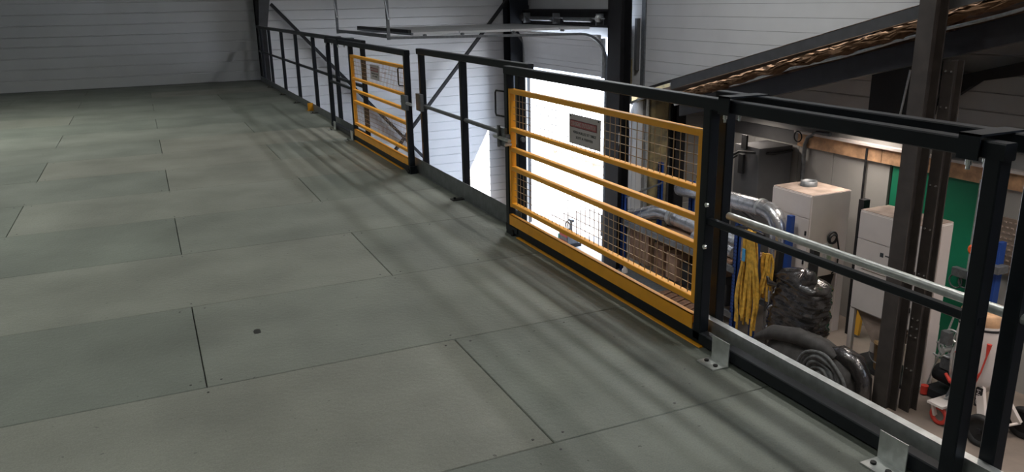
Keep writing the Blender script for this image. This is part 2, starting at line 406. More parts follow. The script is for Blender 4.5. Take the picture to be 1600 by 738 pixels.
# ------------------------------------------------------------ sliding gates
XG = -.12
def gate(name_label, ya, yb, yend, s_, mirror):
    """ya = lock side of yellow panel, yb = other side, yend = end of the dark counter frame"""
    g = thing('sliding_gate', (XG, (ya+yend)/2, 0), name_label, 'gate')
    d = 1 if ya > yb else -1      # direction from yb to ya
    lo, hi = min(ya, yend), max(ya, yend)
    # dark frame
    post(g, XG, ya+d*.03, .03, 1.055); post(g, XG, yb-d*.03, .03, 1.055, name='post'); post(g, XG, yend+(d*.027), .03, 1.055)
    rail(g, 'top_beam', lo-.005 if d > 0 else lo-.06, hi+.06 if d > 0 else hi+.005, 1.075, .05, .05, XG)
    rail(g, 'bottom_beam', lo-.0 if d > 0 else lo-.06, hi+.06 if d > 0 else hi, .04, .05, .055, XG)
    a, b = sorted((yb-d*.05, yend)); rail(g, 'mid_rail', a, b, .578, .03, .028, XG)
    # yellow infill
    y0, y1 = sorted((ya, yb)); t = .028
    def hb(z0, z1, nm='yellow_rail'): return part(nm, MB().bev(XG-.018, XG+.018, y0, y1, z0, z1, .003, 'y'), 'yellow', g)
    hb(.932, .962); hb(.690, .716); hb(.560, .586); hb(.434, .462); hb(.186, .214)
    for yy in (y0+t/2, y1-t/2):
        part('yellow_stile', MB().bev(XG-.019, XG+.019, yy-t/2, yy+t/2, .16 if False else .186, .962, .003), 'yellow', g)
    part('toe_plate', MB().box(XG-.026, XG-.022, y0, y1, .066, .136).box(XG-.026, XG+.0, y0, y1, .132, .136), 'yellow', g)
    for z0, z1 in ((.716, .932), (.214, .434)):
        mb = MB(); wr = .0015
        n = int((y1-y0-.05)/.05)
        for i in range(1, n+1):
            yy = y0+t+(y1-y0-2*t)*i/(n+1); mb.bar((XG, yy, z0-.005), (XG, yy, z1+.005), wr*2, wr*2, (0, 1, 0))
        for i in range(1, 5):
            zz = z0+(z1-z0)*i/5+.0; mb.bar((XG+.004, y0+.01, zz), (XG+.004, y1-.01, zz), wr*2, wr*2)
        part('wire_mesh', mb, 'wire', g)
    return g, d
ga, d = gate('near yellow mesh sliding gate in front of the open workshop door', 4.18, 2.19, .885, 0, False)
# lock, handle, wheels of near gate
part('handle', MB().tube([(XG-.01, 4.26, .935), (XG-.03, 4.35, .935), (XG-.03, 4.362, .92), (XG-.03, 4.362, .79), (XG-.03, 4.35, .773), (XG-.01, 4.26, .773)], .006, 8), 'black', ga)
lk = part('lock', MB().box(XG-.045, XG-.02, 4.19, 4.30, .585, .705).box(XG-.05, XG+.03, 4.16, 4.21, .60, .67), 'galvdull', ga)
part('latch_bolt', MB().cyl((XG-.055, 4.33, .64), (XG-.055, 4.09, .64), .012, 10).cyl((XG-.075, 4.12, .612), (XG-.03, 4.12, .612), .009, 8), 'galv', lk)
part('latch_lever', MB().box(XG-.065, XG-.05, 4.245, 4.265, .58, .72), 'galvdull', lk)
part('roller_housing', MB().poly([(XG-.03, 4.225, .06), (XG-.03, 4.225, .0), (XG-.03, 4.17, -.0), (XG-.03, 4.05, .03), (XG-.03, 4.05, .06)], (.06, 0, 0)), 'anthracite', ga)
part('roller', MB().cyl((XG-.04, 4.12, .022), (XG+.04, 4.12, .022), .022, 14), 'black', ga)
for z in (.655, .47):
    part('bolt', MB().cyl((XG-.025, 2.125, z), (XG-.034, 2.125, z), .010, 8), 'chrome', ga)
gb, d = gate('far yellow mesh sliding gate in front of the white cladding', 6.435, 8.46, 9.70, 0, True)
part('handle', MB().tube([(XG-.01, 6.45, .94), (XG-.04, 6.53, .94), (XG-.04, 6.55, .925), (XG-.04, 6.55, .80), (XG-.04, 6.53, .785), (XG-.01, 6.45, .785)], .006, 8), 'black', gb)
lk = part('lock', MB().box(XG-.05, XG-.02, 6.34, 6.47, .58, .71), 'galvdull', gb)
part('latch_bolt', MB().cyl((XG-.035, 6.5, .645), (XG-.035, 6.22, .645), .013, 10), 'galv', lk)
part('roller_housing', MB().poly([(XG-.03, 6.36, .07), (XG-.03, 6.36, .0), (XG-.03, 6.46, .0), (XG-.03, 6.56, .03), (XG-.03, 6.56, .07)], (.06, 0, 0)), 'anthracite', gb)
part('roller', MB().cyl((XG-.04, 6.41, .022), (XG+.04, 6.41, .022), .022, 14), 'black', gb)

# signs hanging on the gates
def sign(y0, y1, z0, z1, label):
    x = XG-.012
    s_ = thing('warning_sign', (x, (y0+y1)/2, z0), label, 'sign')
    part('plate', MB().box(x-.003, x, y0, y1, z0, z1), 'signwhite', s_)
    W_ = y1-y0; H_ = z1-z0; yc_ = (y0+y1)/2
    part('banner_border', MB().box(x-.0038, x-.003, y0+.03*W_+.08*W_, y1-.04*W_, z0+.565*H_, z0+.815*H_), 'signdark', s_)
    part('banner', MB().box(x-.0046, x-.0038, y0+.125*W_, y1-.055*W_, z0+.59*H_, z0+.79*H_), 'signred', s_)
    R_, U_ = (0, -1, 0), (0, 0, 1)
    text('lettering', "CONSIGNES D'UTILISATION", .19*H_, 'signwhite', s_, R_, U_, (x-.005, y0+.535*W_, z0+.69*H_), wd=.78*W_)
    text('lettering', "VERROUILLEZ ET TIREZ", .12*H_, 'ink', s_, R_, U_, (x-.0035, yc_, z0+.41*H_), wd=.74*W_)
    text('lettering', "SOIT A FERMER", .12*H_, 'ink', s_, R_, U_, (x-.0035, yc_, z0+.24*H_), wd=.54*W_)
    for yy in (y0+.06*W_, y1-.06*W_): part('screw', MB().cyl((x-.006, yy, z1-.06*H_), (x-.003, yy, z1-.06*H_), .004, 8), 'dark', s_)
sign(3.03, 3.37, .735, .898, 'white and red instruction sign on the near yellow gate')
sign(7.28, 7.62, .76, .907, 'white and red instruction sign on the far yellow gate')

# yellow floor strips and floor guides
single('floor_strip', MB().bev(-.155, -.085, 2.12, 4.06, 0, .006, .002, 'y'), 'yellow', 'yellow strip on the deck under the near sliding gate', 'strip')
single('floor_strip', MB().bev(-.155, -.085, 6.62, 8.46, 0, .006, .002, 'y'), 'yellow', 'yellow strip on the deck under the far sliding gate', 'strip')
def lbr(y, lab):
    x = -.165
    t = thing('floor_bracket', (x, y, 0), lab, 'bracket', 'galvanised angle brackets bolted to the deck')
    part('angle', MB().box(x, x+.004, y-.055, y+.055, 0, .105).box(x-.078, x+.004, y-.055, y+.055, 0, .005), 'galv', t)
    for yy in (-.03, .03): part('bolt', MB().cyl((x-.045, y+yy, .005), (x-.045, y+yy, .012), .010, 8), 'black', t)
lbr(1.965, 'small galvanised angle bracket on the deck below the near gate post')
lbr(1.085, 'galvanised angle bracket on the deck at bottom right edge')
lbr(8.53, 'galvanised angle bracket on the deck left of the far gate')
lbr(9.42, 'farthest galvanised angle bracket on the deck by double posts')
o = thing('stop_block', (-.05, 11.4, 0), 'small orange stop plate standing alone on the far deck edge', 'stop')
part('plate', MB().box(-.115, -.035, 11.44, 11.446, 0, .115), 'yellow', o)
part('foot', MB().box(-.115, -.035, 11.446, 11.56, 0, .005), 'yellow', o)
single('end_plate', MB().box(-.10, -.068, 2.215, 2.26, .0, .105), 'yellow', 'small yellow end plate by the near gate post foot', 'plate')

# ------------------------------------------------------------ gable frame: columns and bracing
def hcol(name, x, y, z0, z1, w_, dp, m_, label, ax='y', tf=.018, tw=.012):
    """H section: flanges facing +-x when ax='x' or +-y when ax='y'"""
    t = thing(name, (x, y, z0), label, 'column')
    if ax == 'x':
        part('flange', MB().box(x-dp/2, x-dp/2+tf, y-w_/2, y+w_/2, z0, z1), m_, t); part('flange', MB().box(x+dp/2-tf, x+dp/2, y-w_/2, y+w_/2, z0, z1), m_, t)
        part('web', MB().box(x-dp/2+tf, x+dp/2-tf, y-tw/2, y+tw/2, z0, z1), m_, t)
    else:
        part('flange', MB().box(x-w_/2, x+w_/2, y-dp/2, y-dp/2+tf, z0, z1), m_, t); part('flange', MB().box(x-w_/2, x+w_/2, y+dp/2-tf, y+dp/2, z0, z1), m_, t)
        part('web', MB().box(x-tw/2, x+tw/2, y-dp/2+tf, y+dp/2-tf, z0, z1), m_, t)
    return t
c1 = hcol('steel_column', .08, 17.07, G, 4.9, .17, .28, 'dark', 'dark steel column in the corner where the deck meets the back wall')
part('haunch', MB().poly([(.02, 17.2, 1.08), (.19, 17.2, 1.08), (.42, 17.2, 2.4), (.14, 17.2, 2.4)], (0, -.3, 0)), 'anthracite_light', c1)
c2 = hcol('steel_column', 5.80, 16.97, G, 4.9, .46, .4, 'anthracite', 'dark steel corner column left of the open door', 'y')
c3 = hcol('steel_column', 6.0, 12.74, G, 4.9, .46, .24, 'dark', 'tall dark steel column right of the open door', 'x')
part('splice_plate', MB().box(5.76, 5.77, 12.78, 12.93, G+.7, G+1.15), 'galvdull', c3)
single('cross_brace', MB().bar((.33, 17.14, 1.53), (3.48, 17.14, -1.99), .06, .09, (0, 1, 0)), 'dark', 'dark diagonal brace falling from the corner column to the right', 'brace')
single('cross_brace', MB().bar((5.62, 17.0, 1.55), (2.68, 17.0, -1.79), .06, .09, (0, 1, 0)), 'dark', 'dark diagonal brace falling from the door column to the left', 'brace')
# lintel and door gear
li = single('door_lintel', MB().box(5.95, 6.07, 12.9, 16.8, 1.02, 1.30).box(5.88, 6.07, 12.9, 16.8, 1.28, 1.32).box(5.88, 6.07, 12.9, 16.8, .98, 1.02), 'dark', 'dark steel lintel beam across the top of the door', 'beam')
dr = struct('door_1', loc=(6, 15, 0), label='raised white sectional door')
YL, YR = 16.78, 13.12
# curved track profile in x-z
def track_pts(y):
    pts = [(5.95, y, G), (5.95, y, .30)]
    for i in range(1, 9):
        a = PI/2*i/8; pts.append((5.95-.58*(1-math.cos(a)), y, .30+.58*math.sin(a)))
    pts.append((1.62, y, .93)); return pts
for y in (YL, YR):
    p = track_pts(y)
    mb = MB()
    for a, b in zip(p, p[1:]): mb.bar(a, b, .045, .06, (0, 1, 0))
    part('track', mb, 'galvdull', dr, 'dull galvanised track')
part('end_bar', MB().bar((1.62, YR-.05, .96), (1.62, YL+.1, .96), .05, .06), 'galvdull', dr)
part('end_bar', MB().bar((2.05, YR-.05, .98), (2.05, YL+.1, .98), .04, .04), 'galvdull', dr)
# hanging lower panel with ribs
pz = .04
for i in range(7):
    z0 = pz+i*.115; z1 = z0+.107
    def bow(z_): return 5.90 - max(0, z_-.42)**2*.9
    part('door_slat', MB().loft([(bow(z0), YR+.06, z0), (bow(z0), YL-.06, z0), (bow(z0)+.035, YL-.06, z0), (bow(z0)+.035, YR+.06, z0)],
                                [(bow(z1), YR+.06, z1), (bow(z1), YL-.06, z1), (bow(z1)+.035, YL-.06, z1), (bow(z1)+.035, YR+.06, z1)]), 'cladding', dr)
part('backing', MB().bar((5.945, (YR+YL)/2, .04), (5.86, (YR+YL)/2, .84), YL-YR-.16, .02, (1, 0, 0)), 'cladding', dr)
for i, (a, b) in enumerate(((2.05, 2.95), (2.97, 3.95), (3.97, 4.95), (4.97, 5.6))):
    part('door_section', MB().box(a, b, YR+.06, YL-.06, .965, 1.005), 'cladding', dr)
part('bottom_seal', MB().box(2.0, 2.06, YR+.04, YL-.04, 1.0, 1.05), 'black', dr)
for y in (YR+.03, YL-.03):
    for x in (2.3, 3.0, 4.0, 5.0): part('roller', MB().cyl((x, y-.05, .955), (x, y+.05, .955), .022, 10), 'galvdull', dr)
for y in (YR+.05, YL-.05):
    part('edge_strip', MB().box(5.87, 5.94, y-.03, y+.03, .02, .78), 'galv', dr)
part('spring_shaft', MB().cyl((5.82, 13.0, 1.15), (5.82, 16.8, 1.15), .014, 8).cyl((5.82, 13.5, 1.12), (5.82, 14.6, 1.12), .045, 12).cyl((5.82, 15.2, 1.12), (5.82, 16.2, 1.12), .045, 12), 'galvdull', dr)
for y in (13.25, 15.05, 16.5): part('spring_bracket', MB().box(5.78, 5.95, y-.012, y+.012, 1.02, 1.24), 'galvdull', dr)
part('sky_gap_panel', MB().box(6.08, 6.12, 12.9, 16.9, .78, 1.4), 'cladding', dr)  # added panel, blocks sky light leaking in above the raised door
part('cable_drum', MB().lathe((5.82, 13.2, 1.15), [(.02, -.04), (.07, -.04), (.07, -.03), (.05, -.03), (.05, .03), (.07, .03), (.07, .04), (.02, .04)], 16, 'y'), 'galv', dr)
part('cable_drum', MB().lathe((5.82, 16.6, 1.15), [(.02, -.04), (.09, -.04), (.09, -.03), (.06, -.03), (.06, .03), (.09, .03), (.09, .04), (.02, .04)], 16, 'y'), 'dark', dr)
# hangers for the tracks
for (x, y, lab) in ((1.62, 16.9, 'pair of thin steel hangers holding the far end of the door track'), (1.64, 13.1, 'pair of thin steel hangers holding the near end of the door track')):
    t = thing('track_hanger', (x, y, .96), lab, 'hanger')
    part('strut', MB().bar((x, y, .9), (x-.02, y, 4.99), .035, .05, (1, 0, 0)), 'galvdull', t)
    part('brace', MB().bar((x, y-.03, 1.25), (x-.55, y-.03, 4.99), .02, .03, (0, 1, 0)), 'galv', t)
    part('bolt', MB().cyl((x, y-.06, 1.25), (x, y+.05, 1.25), .022, 8), 'chrome', t)

# ------------------------------------------------------------ columns and rafters on the right
c4 = hcol('steel_column', 6.13, 6.17, G, 4.9, .22, .22, 'colm', 'near brown steel column standing in the workshop at right', 'x', tf=.02, tw=.014)
c5 = hcol('steel_column', 6.41, 6.03, G, .74, .15, .16, 'colm', 'shorter brown steel column bolted behind the near column', 'x')
for z in (.62, .2, -.25, -.75, -1.3, -1.9, -2.5, -2.62, -2.74, -3.2):
    for yy in (5.985, 6.06):
        part('bolt', MB().cyl((6.33, yy, z), (6.315, yy, z), .012, 6), 'chrome', c5)
def raf(name, x, top, bot, y0, y1, th, m_, label, cat='beam'):
    (ya, za), (yb, zb) = top; s1 = (zb-za)/(yb-ya); (yc_, zc), (yd, zd) = bot; s2 = (zd-zc)/(yd-yc_)
    T = lambda y: za+(y-ya)*s1
    B = lambda y: zc+(y-yc_)*s2
    return single(name, MB().poly([(x, y0, B(y0)), (x, y0, T(y0)), (x, y1, T(y1)), (x, y1, B(y1))], (th, 0, 0)), m_, label, cat)
raf('rafter', XS, ((11.958, -.04), (6.387, 1.38)), ((11.96, -.2), (6.366, 1.235)), 11.4, 2.0, .05, 'anthracite_light', 'upper grey sloping steel edge beam below the white wall')
raf('rafter', 6.6, ((10.232, .043), (6.63, .965)), ((10.232, -.24), (6.657, .66)), 11.6, 2.0, .14, 'rafterpaint', 'lower dark sloping steel rafter carrying cables')
# mineral wool edge: ragged strip
mb = MB(); n = 90; rows = 7; vs = []
for i in range(n+1):
    y = 11.2+(2.5-11.2)*i/n; zt = 1.235+(6.366-y)*.270-.01; hh = .115+.02*math.sin(i*.9)+random.uniform(-.02, .02)
    for j in range(rows+1):
        t = j/rows; vs.append((6.31+.05*math.sin(t*PI*.8)*-1+random.uniform(-.022, .022), y, zt-hh*t+random.uniform(-.008, .008)))
    vs.append((6.5, y, zt-hh)); vs.append((6.5, y, zt))
q = rows+3
mb.add(vs, [(i*q+j, i*q+(j+1) % q, (i+1)*q+(j+1) % q, (i+1)*q+j) for i in range(n) for j in range(q)])
single('insulation_edge', mb, 'wool', 'ragged brown mineral wool edge under the sloping grey beam', 'insulation')
def zq(y, off): return 1.235+(6.366-y)*.26+off
rs = struct('ceiling', MB().poly([(6.5, 12.8, zq(12.8, .05)), (6.5, 12.8, zq(12.8, .12)), (6.5, -4, zq(-4, .12)), (6.5, -4, zq(-4, .05))], (2.2, 0, 0)), 'roofdark', label='brown sloping roof lining of the lean-to')
part('roof_board', MB().poly([(6.84, 11, zq(11, -.32)), (6.84, 11, zq(11, -.10)), (6.84, 1, zq(1, -.10)), (6.84, 1, zq(1, -.32))], (.03, 0, 0)), 'plywood', rs)
for y in (10.6, 9.2, 7.8, 6.4, 5.0, 3.6):
    zz = zq(y, .0)
    single('purlin', MB().box(6.78, 8.15, y-.04, y+.04, zz-.24, zz-.03), 'timber_old' if y > 5.5 else 'timber', {10.6: 'farthest timber purlin under the sloping roof', 9.2: 'timber purlin above the left white cabinet', 7.8: 'timber purlin above the gap between cabinets', 6.4: 'timber purlin just behind the near column', 5.0: 'pale timber purlin right of the near column', 3.6: 'nearest timber purlin at the right frame edge'}[y], 'purlin')
# electrical conduit and cables along rafter
mb = MB()
pts = [(6.58, y, .965+(6.63-y)*.256+.045+.012*math.sin(y*3)) for y in [10.2-.35*i for i in range(23)]]
single('conduit', MB().tube(pts, .022, 8), 'galv', 'grey conduit running along the top of the dark rafter', 'conduit')
pts = [(6.57, y, .965+(6.63-y)*.256+.115+.02*math.sin(y*2.3)) for y in [8.4-.3*i for i in range(18)]]
single('cable', MB().tube(pts, .012, 6), 'hose', 'grey cable looped along the dark rafter above the conduit', 'cable')
single('black_lamp_box', MB().box(6.45, 6.58, 7.35, 7.52, .93, 1.05), 'black', 'small black junction box on the dark rafter', 'box')
single('frame_beam', MB().poly([(8.0, 7.45, -.05), (8.0, 7.3, .36), (8.0, 5.6, .82), (8.0, 3, 1.5), (8.0, 3, 1.3), (8.0, 6.1, .5), (8.0, 6.83, .35), (8.0, 7.13, .13)], (.1, 0, 0)), 'black', 'black haunched beam on the far side of the lean-to', 'beam')
def gas_strut(a, b, label):
    t = thing('wall_bracket', a, label, 'bracket')
    part('tube', MB().tube([a, b], .022, 10), 'galv', t); part('end_cap', MB().cyl(Vector(b)-Vector((0, .03, 0)), Vector(b)+Vector((0, .05, .01)), .038, 10), 'chrome', t)
    part('stem', MB().bar(a, (a[0], a[1]+.02, a[2]+.22), .025, .03, (1, 0, 0)), 'galvdull', t)
gas_strut((6.1, 12.45, -.39), (6.1, 11.82, -.20), 'left short grey tube on a bracket just under the rail')
gas_strut((6.1, 11.05, -.28), (6.1, 10.42, -.11), 'right short grey tube on a bracket just under the rail')
# dark equipment block under roof left of column
single('air_duct_box', MB().bev(7.4, 7.95, 7.35, 8.1, -.15, .62, .03), 'black', 'black box shape under the roof left of the near column', 'box')
single('conduit', MB().tube([(7.3, 7.35, .5), (7.3, 7.4, .1), (7.3, 7.45, -.3)], .015, 8), 'galv', 'thin vertical grey conduit in front of the black box', 'conduit')

# ------------------------------------------------------------ lean-to walls
XB = 8.15
lw = struct('wall_lean_to_back', MB().box(XB+.06, XB+.12, -6, 12.85, G, 3), 'clad_dark')
clad_wall(lw, 'cladwarm', 'y', -4, 12.8, XB, -.80, 2.4, 1, .25)
ys = [12.8, 11.3, 10.15, 9.35, 8.2]
for a, b in zip(ys, ys[1:]): part('wall_panel', MB().box(XB, XB+.05, b+.006, a-.006, G, -1.05), 'cladwarm', lw)
part('green_board', MB().box(XB-.01, XB+.05, 7.25, 8.14, G, -1.04), 'green', lw, 'green board')
part('green_board', MB().box(XB-.01, XB+.05, 6.33, 7.24, G, -1.04), 'green', lw, 'green board')
for a, b in ((6.32, 5.0), (4.98, 3.5), (3.48, 1)): part('wall_panel', MB().box(XB, XB+.05, b, a, G, -1.04), 'cladwarm', lw)
for a, b in ((10.15, 8.35), (8.34, 6.56), (6.55, 4.4), (4.39, 1)): part('timber_board', MB().box(XB-.05, XB+.02, b, a, -1.04, -.81), 'timber', lw, 'pale timber board')
part('ledge', MB().box(XB-.10, XB, 1, 10.2, -.81, -.77), 'whitebox', lw)
ew = struct('wall_lean_to_end', MB().box(6.15, XB+.1, 12.86, 12.92, G, 1), 'clad_dark')
clad_wall(ew, 'cladwarm', 'x', 6.62, XB, 12.8, G, .6, 1)
part('white_panel', MB().box(6.12, 6.6, 12.78, 12.86, G, -.42), 'cladding', ew, 'white ribbed panel')
for xx in (6.2, 6.29, 6.38, 6.47): part('panel_rib', MB().box(xx-.012, xx+.012, 12.765, 12.78, G, -.42), 'cladding', ew)
part('foam_fill', MB().bev(6.12, 6.62, 12.74, 12.86, -.42, .4, .02), 'foam', ew, 'yellowish foam filling')
single('foam_pillar', MB().bev(6.70, 7.10, 12.57, 12.75, G, -.1, .05), 'foam', 'brown foam-covered pillar behind the near gate mesh', 'pillar')
hcol('steel_column', 7.32, 12.6, G, .1, .22, .2, 'dark', 'black steel column behind the mesh of the near gate', 'y')
single('downpipe', MB().cyl((6.655, 12.70, G), (6.655, 12.70, -.1), .035, 12), 'galv', 'slim grey pipe running up beside the foam pillar', 'pipe')
single('switch_cabinet', MB().bev(7.35, 8.1, 10.25, 10.9, G, -1.05, .01), 'clad_dark', 'tall dark grey cabinet in the far corner behind the white cabinet', 'cabinet')
single('socket_box', MB().box(7.3, 7.34, 10.55, 10.68, -1.1, -.85), 'black', 'upper small black box among the wall cables', 'box')
single('socket_box', MB().box(7.29, 7.34, 10.6, 10.72, -1.55, -1.2), 'black', 'lower small black box hanging on the wall cables', 'box')
single('wall_cable', MB().tube([(7.0, 11.5, -1.75), (7.05, 11.2, -1.5), (7.2, 10.6, -1.13), (7.3, 10.4, -1.13), (7.6, 10.2, -1.15), (8.05, 10.2, -1.13)], .022, 8), 'black', 'thick black cable arching over to the dark cabinet', 'cable')
single('wall_cable', MB().tube([(7.0, 11.5, -1.88), (7.05, 11.2, -1.62), (7.18, 10.62, -1.2)], .016, 8), 'black', 'thinner black cable just under the arching cable', 'cable')
single('wall_cable', MB().tube([(7.1, 11.3, -1.86), (7.15, 10.7, -2.05), (7.2, 9.95, -2.32)], .03, 8), 'black', 'black conduit sloping down towards the left white cabinet', 'cable')
single('wall_pipe', MB().tube([(8.08, 9.95, -2.1), (8.08, 9.95, -1.0), (8.08, 9.9, -.86), (8.08, 9.7, -.75), (8.08, 9.4, -.74)], .035, 10), 'galvdull', 'grey pipe bending over at the wall above the left cabinet', 'pipe')
single('wall_pipe', MB().cyl((8.08, 8.62, -2.4), (8.08, 8.62, -.85), .018, 8), 'dark', 'thin dark vertical pipe between the two white cabinets', 'pipe')
single('wall_pipe', MB().cyl((8.08, 6.62, -2.3), (8.08, 6.62, -.98), .035, 10), 'galv', 'pale vertical pipe on the green board', 'pipe')
single('cable_ring', MB().torus((8.05, 10.1, -.87), .09, .012, 'x'), 'black', 'small coil of black cable high on the wall', 'cable')

# ------------------------------------------------------------ white dust collector cabinets
def cabinet(x0, x1, y0, y1, zb, zt, label, hopper=False):
    t = thing('dust_collector', ((x0+x1)/2, (y0+y1)/2, G), label, 'cabinet')
    part('body', MB().bev(x0, x1, y0, y1, zb, zt, .012), 'whitebox', t)
    part('top', MB().box(x0+.01, x1-.01, y0+.01, y1-.01, zt, zt+.008), 'topbox', t, 'dusty brown top')
    H = zt-zb
    part('upper_cover', MB().box(x0-.012, x0, y0+.015, y1-.015, zt-.27*H, zt-.02), 'whitebox', t)
    d_ = part('door', MB().box(x0-.014, x0, y0+.015, y1-.015, zb+.02, zt-.28*H), 'whitebox', t)
    for zz in (zb+.2*H, zb+.55*H): part('door_latch', MB().box(x0-.03, x0-.014, y0+.05, y0+.075, zz-.035, zz+.035), 'dark', d_, 'dark latch')
    part('frame_leg', MB().box(x0, x0+.05, y1-.08, y1-.0, G, zb), 'whitebox', t)
    part('frame_leg', MB().box(x1-.05, x1, y1-.08, y1, G, zb), 'whitebox', t)
    part('frame_leg', MB().box(x1-.12, x1, y0, y0+.03, G, zb), 'whitebox', t)
    part('frame_leg', MB().box(x0, x0+.05, y0, y0+.05, G, zb), 'whitebox', t)
    if hopper:
        xc, yc_ = (x0+x1)/2, (y0+y1)/2; a = .22
        part('hopper', MB().loft([(xc-a, yc_-a*.6, zb-.42), (xc+a, yc_-a*.6, zb-.42), (xc+a, yc_+a*.6, zb-.42), (xc-a, yc_+a*.6, zb-.42)],
                                 [(x0+.06, y0+.06, zb), (x1-.06, y0+.06, zb), (x1-.06, y1-.06, zb), (x0+.06, y1-.06, zb)]), 'topbox', t)
        part('base_tray', MB().box(x0, x1, y0, y1, G, G+.06), 'dark', t)
    return t
k1 = cabinet(6.8, 7.6, 8.40, 9.26, -2.78, -1.44, 'left tall white dust collector cabinet with an air duct on top')
part('outlet_ring', MB().lathe((7.25, 8.95, -1.44), [(.13, 0), (.13, .09), (.12, .09), (.12, .0)], 20), 'galvdull', k1)
part('hopper', MB().loft([(7.0, 8.6, -3.5), (7.4, 8.6, -3.5), (7.4, 9.0, -3.5), (7.0, 9.0, -3.5)], [(6.84, 8.44, -2.78), (7.56, 8.44, -2.78), (7.56, 9.22, -2.78), (6.84, 9.22, -2.78)]), 'black', k1)
part('rear_panel', MB().box(7.45, 7.62, 8.41, 9.2, G, -2.78), 'whitebox', k1)
part('cable_coil', MB().torus((7.25, 8.36, -2.15), .09, .016, 'y').torus((7.25, 8.34, -2.17), .07, .014, 'y').tube([(7.33, 8.36, -2.1), (7.42, 8.36, -2.4), (7.4, 8.36, -2.7), (7.3, 8.36, -2.75)], .012, 8), 'dark', k1)
part('connection_box', MB().box(7.12, 7.22, 8.32, 8.4, -2.55, -2.25), 'galv', k1)
k2 = cabinet(6.8, 7.35, 6.42, 7.48, -2.92, -1.44, 'right white dust collector cabinet with a bucket under its hopper', True)
part('side_panel', MB().box(7.1, 7.3, 6.39, 6.42, G, -1.46), 'whitebox', k2)
part('label_print', MB().box(6.782, 6.785, 7.0, 7.055, -2.02, -1.96), 'ink', k2, 'small dark square mark')
part('label_print', MB().box(6.782, 6.785, 6.88, 6.97, -1.995, -1.98), 'ink', k2, 'thin dark printed line')
for zz in (-2.28, -2.34, -2.40): part('vent_slot', MB().box(6.780, 6.786, 6.6, 7.35, zz, zz+.008), 'topbox', k2)
bu = thing('bucket', (6.98, 6.93, G+.06), 'ochre metal bucket under the hopper of the right cabinet', 'bucket')
part('body', MB().lathe((6.98, 6.93, G+.06), [(.13, 0), (.14, .02), (.16, .4), (.172, .41), (.172, .43), (.15, .43)], 20), 'bucket', bu)
part('lid', MB().lathe((6.98, 6.93, G+.49), [(.168, 0), (.168, .02), (.1, .05), (.0, .055)], 20), 'bucket', bu)
part('bail', MB().torus((6.80, 6.93, G+.34), .13, .008, 'x', a0=PI, a1=2*PI), 'galvdull', bu)
single('spirit_level', MB().bar((7.75, 8.0, -1.95), (7.65, 8.05, -3.75), .09, .05, (1, 0, 0)), 'level', 'yellow level leaning between the two white cabinets', 'tool')
single('timber_post', MB().box(7.62, 7.75, 8.16, 8.26, G, -1.55), 'dark', 'dark upright board between the white cabinets', 'board')
st = thing('stool', (6.55, 7.9, G), 'black folding trestle standing between the cabinets', 'trestle')
part('seat_bar', MB().bar((6.5, 7.65, -3.0), (6.5, 8.15, -3.05), .05, .04), 'black', st)
for a, b in (((6.5, 7.7, -3.0), (6.45, 7.55, G)), ((6.5, 8.1, -3.05), (6.6, 8.25, G)), ((6.5, 7.7, -3.02), (6.65, 7.85, G)), ((6.5, 8.1, -3.05), (6.4, 7.95, G))): part('leg', MB().bar(a, b, .03, .03, (1, 0, 0)), 'black', st)

# ------------------------------------------------------------ blue rack with ducts
rk = thing('storage_rack', (6.3, 10.8, G), 'blue pallet rack with ducts and boards behind the near gate', 'rack')
def upright(x, y, zt):
    mb = MB().box(x-.01, x+.01, y-.045, y+.045, G, zt).box(x-.01, x+.06, y-.045, y-.035, G, zt).box(x-.01, x+.06, y+.035, y+.045, G, zt)
    p = part('upright', mb, 'blue', rk, 'blue perforated upright')
    hm = MB(); z_ = G+.1
    while z_ < zt-.05:
        for s_ in (-.02, .02): hm.box(x-.0125, x-.01, y+s_-.007, y+s_+.007, z_, z_+.022)
        z_ += .06
    part('slots', hm, 'black', p, kind='stuff')
for (x, y, zt) in ((6.0, 12.5, -2.05), (6.85, 12.5, -1.62), (6.0, 9.12, -1.87), (6.72, 11.3, -1.75)): upright(x, y, zt)
for z in (-2.72, -3.5):
    for x in (6.0, 6.85): part('beam', MB().box(x-.02, x+.03, 9.12, 12.5, z-.06, z+.04), 'galvdull', rk, 'grey shelf beam')
part('tie', MB().bar((6.0, 12.4, -2.22), (6.85, 12.4, -2.02), .02, .03), 'galvdull', rk)
single('rack_upright', MB().box(6.60, 6.68, 8.60, 8.69, -3.1, -1.78), 'blue', 'blue perforated post in front of the left white cabinet', 'post')
for i, (x0, x1, y0, y1, z0, z1) in enumerate([(6.05, 6.85, 9.3, 10.5, -2.68, -2.64), (6.05, 6.8, 10.52, 11.6, -2.68, -2.65), (6.1, 6.8, 9.35, 10.3, -2.638, -2.625)]):
    single('plywood_sheet', MB().box(x0, x1, y0, y1, z0, z1), 'plywood', ('near lower plywood sheet on the rack shelf under the ducts', 'far plywood sheet on the rack shelf', 'upper plywood sheet lying on the near stack')[i], 'plywood')
for i in range(6):
    y = 12.3-.11*i
    single('timber_plank', MB().bar((6.15, y, -3.44), (6.12, y-.05, -2.76-.03*(i % 3)), .12, .09, (0, 1, 0)), 'plywood', 'upright brown plank, number by order unclear, on the lower rack shelf' if False else ('first', 'second', 'third', 'fourth', 'fifth', 'sixth')[i]+' upright brown plank from the far end of the rack', 'plank', 'upright planks on the lower rack shelf')
